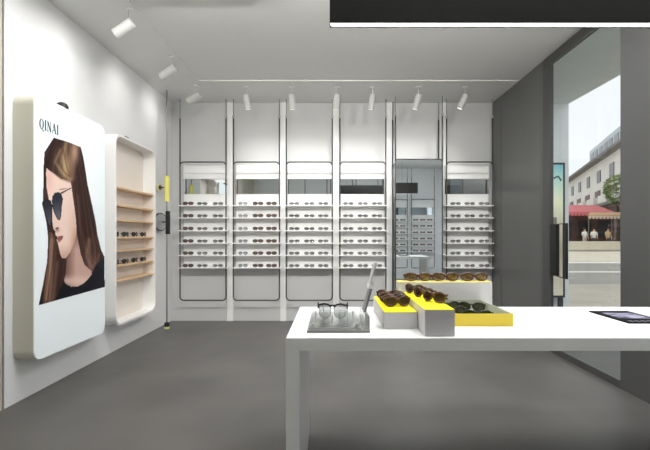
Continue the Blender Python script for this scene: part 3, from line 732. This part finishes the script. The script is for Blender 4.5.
# long white building across the street
def facade_pt(s, off, z):
    d = Vector((.342, .94)); n = Vector((.94, -.342)); b = Vector((30.6, 46.0)) + d * s + n * off; return Vector((b.x, b.y, z))
def fbox(bm, s0, s1, o0, o1, z0, z1, O=Vector((0, 0, 0))):
    c = [facade_pt(s, o_, z) - O for z in (z0, z1) for s, o_ in ((s0, o0), (s1, o0), (s1, o1), (s0, o1))]
    v = [bm.verts.new(k) for k in c]
    for f in ((0, 1, 2, 3), (4, 7, 6, 5), (0, 4, 5, 1), (1, 5, 6, 2), (2, 6, 7, 3), (3, 7, 4, 0)): bm.faces.new([v[k] for k in f])
O1 = facade_pt(0, 0, .1)
t = thing('row_building', 'long white two-storey building with dark eaves and windows across the street', 'building', O1)
M_bw = mat('building_white', (222, 218, 212), .8, var=.06, scale=.3); M_bd = mat('window_dark', (52, 50, 56), .3); M_roof = mat('roof_grey', (120, 116, 112), .8); M_red = mat('shopfront_red', (96, 62, 56), .7, var=.2, scale=.8)
bm = B(); fbox(bm, -14, 75, 0, 9, .1, 10.6, O1); obj('wall', bm, M_bw, t)
bm = B()
A_ = [facade_pt(s, o_, z) - O1 for s in (-14, 75) for o_, z in ((-.9, 10.5), (-.9, 10.8), (5, 13.0), (9.5, 10.8), (9.5, 10.5))]
vv = [bm.verts.new(k) for k in A_]
bm.faces.new(vv[:5]); bm.faces.new(vv[5:][::-1])
for k in range(5): bm.faces.new((vv[k], vv[(k + 1) % 5], vv[5 + (k + 1) % 5], vv[5 + k]))
obj('roof', bm, M_roof, t)
bm = B(); fbox(bm, -14, 75, -1.2, -.01, 4.6, 4.9, O1); obj('canopy_ledge', bm, M_roof, t)
bm = B(); fbox(bm, -14, 75, -.12, -.005, .15, 4.55, O1); obj('shopfront', bm, M_red, t)
for k in range(9):
    s = -4 + k * 6.2
    bm = B(); fbox(bm, s, s + 1.9, -.08, -.005, 7.9, 9.4, O1); obj('window', bm, M_bd, t)
    bm = B(); fbox(bm, s + .2, s + 3.0, -.08, -.005, 5.2, 6.9, O1); obj('window', bm, mat('window_red_brown', (96, 58, 54), .5), t)
    bm = B(); fbox(bm, s - .3, s + 3.6, -.9, -.1, 4.95, 5.9, O1); obj('balcony', bm, M_bw, t)
O2 = facade_pt(5, 10, .1)
t = thing('apartment_block', 'taller pale apartment block with a grid of dark windows rising behind the white building', 'building', O2)
bm = B(); fbox(bm, 34, 66, 9.7, 20, .1, 21.6, O2); obj('wall', bm, mat('block_grey', (196, 202, 208), .8), t)
for r_ in range(3):
    for k in range(7):
        bm = B(); fbox(bm, 36.5 + k * 4.2, 39.5 + k * 4.2, 9.6, 9.69, 13.6 + r_ * 2.7, 15.2 + r_ * 2.7, O2); obj('window', bm, mat('block_window', (104, 108, 120), .3), t)
# tree
t = thing('street_tree', 'green leafy tree in front of the white building, seen through the window', 'tree', (27.7, 42, .1))
bm = B(); tube(bm, [(0, 0, 0), (.1, 0, 2.5), (0, .1, 4.5)], .16, n=8, radii=[.2, .15, .09]); obj('trunk', bm, mat('bark', (86, 74, 58), .9), t)
bm = B(); rd = random.Random(3)
for k in range(1500):
    a = rd.uniform(0, 2 * PI); u = rd.uniform(-1, 1); r_ = rd.uniform(.45, 1.0) ** .5
    c = Vector((1.3 * r_ * math.sqrt(1 - u * u) * math.cos(a), 1.2 * r_ * math.sqrt(1 - u * u) * math.sin(a), 5.6 + 1.5 * r_ * u))
    d1 = Vector((rd.gauss(0, 1), rd.gauss(0, 1), rd.gauss(0, 1))).normalized(); d2 = d1.orthogonal().normalized(); sz = rd.uniform(.09, .18)
    q_ = [bm.verts.new(c + d1 * sz), bm.verts.new(c + d2 * sz * .5), bm.verts.new(c - d1 * sz), bm.verts.new(c - d2 * sz * .5)]; bm.faces.new(q_)
obj('foliage', bm, mat('leaf_green', (78, 110, 38), .7, rgb2=(138, 160, 62), scale=1.2), t)
# awnings
def awning(name, x0, x1, y0, y1, zb, zf, m, label, m2=None):
    t = thing(name, label, 'awning', ((x0 + x1) / 2, (y0 + y1) / 2, .1))
    cx, cy = (x0 + x1) / 2, (y0 + y1) / 2
    bm = B(); prism(bm, [(x0 - cx, y0 - cy, zf - .1), (x0 - cx, y0 - cy, zf), (x0 - cx + .6, y1 - cy, zb), (x0 - cx + .6, y1 - cy, zb - .1)], (x1 - x0 - .6, 0, 0)); obj('canopy', bm, m, t)
    bm = B(); n = int((x1 - x0) / .35)
    for k in range(n):
        xa = x0 - cx + k * (x1 - x0 - .6) / n; wv = (x1 - x0 - .6) / n
        prism(bm, [(xa, y0 - cy, zf - .1), (xa + wv, y0 - cy, zf - .1), (xa + wv * .85, y0 - cy, zf - .32), (xa + wv * .5, y0 - cy, zf - .4), (xa + wv * .15, y0 - cy, zf - .32)], (0, .02, 0))
    obj('valance', bm, m2 or m, t)
    for x in (x0 - cx + .1, x1 - cx - .75):
        bm = B(); tube(bm, [(x, y0 - cy + .1, 0), (x, y0 - cy + .1, zf - .15)], .04, n=6); obj('post', bm, M_roof, t)
    return t
awning('shop_awning', 20.5, 26.0, 39, 42.5, 4.1, 3.25, mat('awning_red', (212, 118, 120), .8), 'pink-red sloping shop awning across the street, seen through the window')
awning('shop_awning', 22.6, 27.0, 38.2, 38.95, 3.2, 2.95, mat('awning_tan', (204, 168, 132), .8), 'tan awning with scalloped edge in front of the red one across the street', mat('awning_cream', (222, 200, 176), .8))
t = thing('street_kiosk', 'dark red-brown shop kiosk under the awnings across the street', 'kiosk', (24.5, 43.2, .1))
bm = B(); box(bm, -4.2, 3.6, 0, 1.5, 0, 3.6); obj('wall', bm, M_red, t)
for k in range(4):
    bm = B(); box(bm, -3.8 + k * 1.9, -2.5 + k * 1.9, -.06, -.001, .9, 2.6); obj('window', bm, M_bd, t)

# people across the street
def skinned(name, pts, edges, radii, m, parent):
    me = bpy.data.meshes.new(name); me.from_pydata(pts, edges, []); me.materials.append(m)
    o = bpy.data.objects.new(name, me); C.objects.link(o); o.parent = parent
    sk = o.modifiers.new('skin', 'SKIN'); sv = me.skin_vertices
    if not sv: 
        me.attributes.new  # layer is created with the modifier
    lay = me.skin_vertices[0] if len(me.skin_vertices) else None
    if lay:
        for v, r in zip(lay.data, radii): v.radius = (r, r)
        lay.data[0].use_root = True
    ss = o.modifiers.new('smooth', 'SUBSURF'); ss.levels = 1; ss.render_levels = 1
    return o
def limbs(bm, chains):
    for pts, rad in chains: tube(bm, pts, .1, n=10, radii=rad)
def person(loc, rz, label, shirt, trousers, seated=False, hairc=(40, 30, 26)):
    t = thing('person', label, 'person', loc, rz)
    skin = mat('skin_tone', (206, 160, 134), .6)
    hip = .48 if seated else .92
    dz = hip - .92
    def leg(s):
        if seated: return [(s * .09, 0, hip), (s * .11, -.42, hip + .02), (s * .11, -.44, .08), (s * .11, -.58, .04)]
        return [(s * .09, 0, hip), (s * .10, -.03, .50), (s * .10, .02, .09), (s * .11, -.14, .035)]
    pts = [(0, 0, hip), (0, 0, 1.15 + dz), (0, 0, 1.38 + dz), (0, 0, 1.50 + dz), (0, -.02, 1.60 + dz), (0, -.02, 1.72 + dz)]
    rad = [.14, .12, .14, .055, .085, .075]; ed = [(0, 1), (1, 2), (2, 3), (3, 4), (4, 5)]
    for s in (-1, 1):
        k = len(pts); pts += [(s * .18, 0, 1.40 + dz), (s * .23, -.02, 1.12 + dz), (s * .24, -.14, .90 + dz), (s * .24, -.18, .82 + dz)]; rad += [.06, .045, .032, .035]; ed += [(2, k), (k, k + 1), (k + 1, k + 2), (k + 2, k + 3)]
        k = len(pts); pts += leg(s); rad += [.085, .06, .04, .035]; ed += [(0, k), (k, k + 1), (k + 1, k + 2), (k + 2, k + 3)]
    skinned('body', pts, ed, rad, skin, t)
    bm = B(); limbs(bm, [([(0, 0, .88 + dz), (0, 0, 1.15 + dz), (0, 0, 1.38 + dz), (0, 0, 1.47 + dz)], [.165, .15, .175, .08])] + [([(s * .15, 0, 1.41 + dz), (s * .20, -.01, 1.30 + dz), (s * .235, -.02, 1.12 + dz)], [.08, .07, .062]) for s in (-1, 1)]); obj('shirt', bm, shirt, t, smooth=True)
    bm = B(); limbs(bm, [([(0, 0, .98 + dz), (0, 0, hip - .03)], [.158, .15])] + [(leg(s)[:3], [.105, .08, .06]) for s in (-1, 1)]); obj('trousers', bm, trousers, t, smooth=True)
    bm = B(); bmesh.ops.create_uvsphere(bm, u_segments=12, v_segments=8, radius=.11, matrix=Matrix.Translation((0, .015, 1.70 + dz))); obj('hair', bm, mat('dark_hair', hairc, .7), t, smooth=True)
    return t
Wh = mat('white_shirt', (236, 234, 228), .8); Tr = mat('dark_trousers', (70, 66, 70), .8); Tn = mat('tan_shirt', (206, 180, 132), .8); Jn = mat('light_trousers', (180, 178, 172), .8)
person((22.05, 37.8, .1), .2, 'person in white shirt and light trousers across the street', Wh, Jn)
person((22.75, 37.6, .1), -.3, 'person in white shirt and dark trousers across the street', Wh, Tr)
person((23.9, 37.5, .1), .1, 'person in a tan shirt outside the kiosk across the street', Tn, Tr, seated=False)
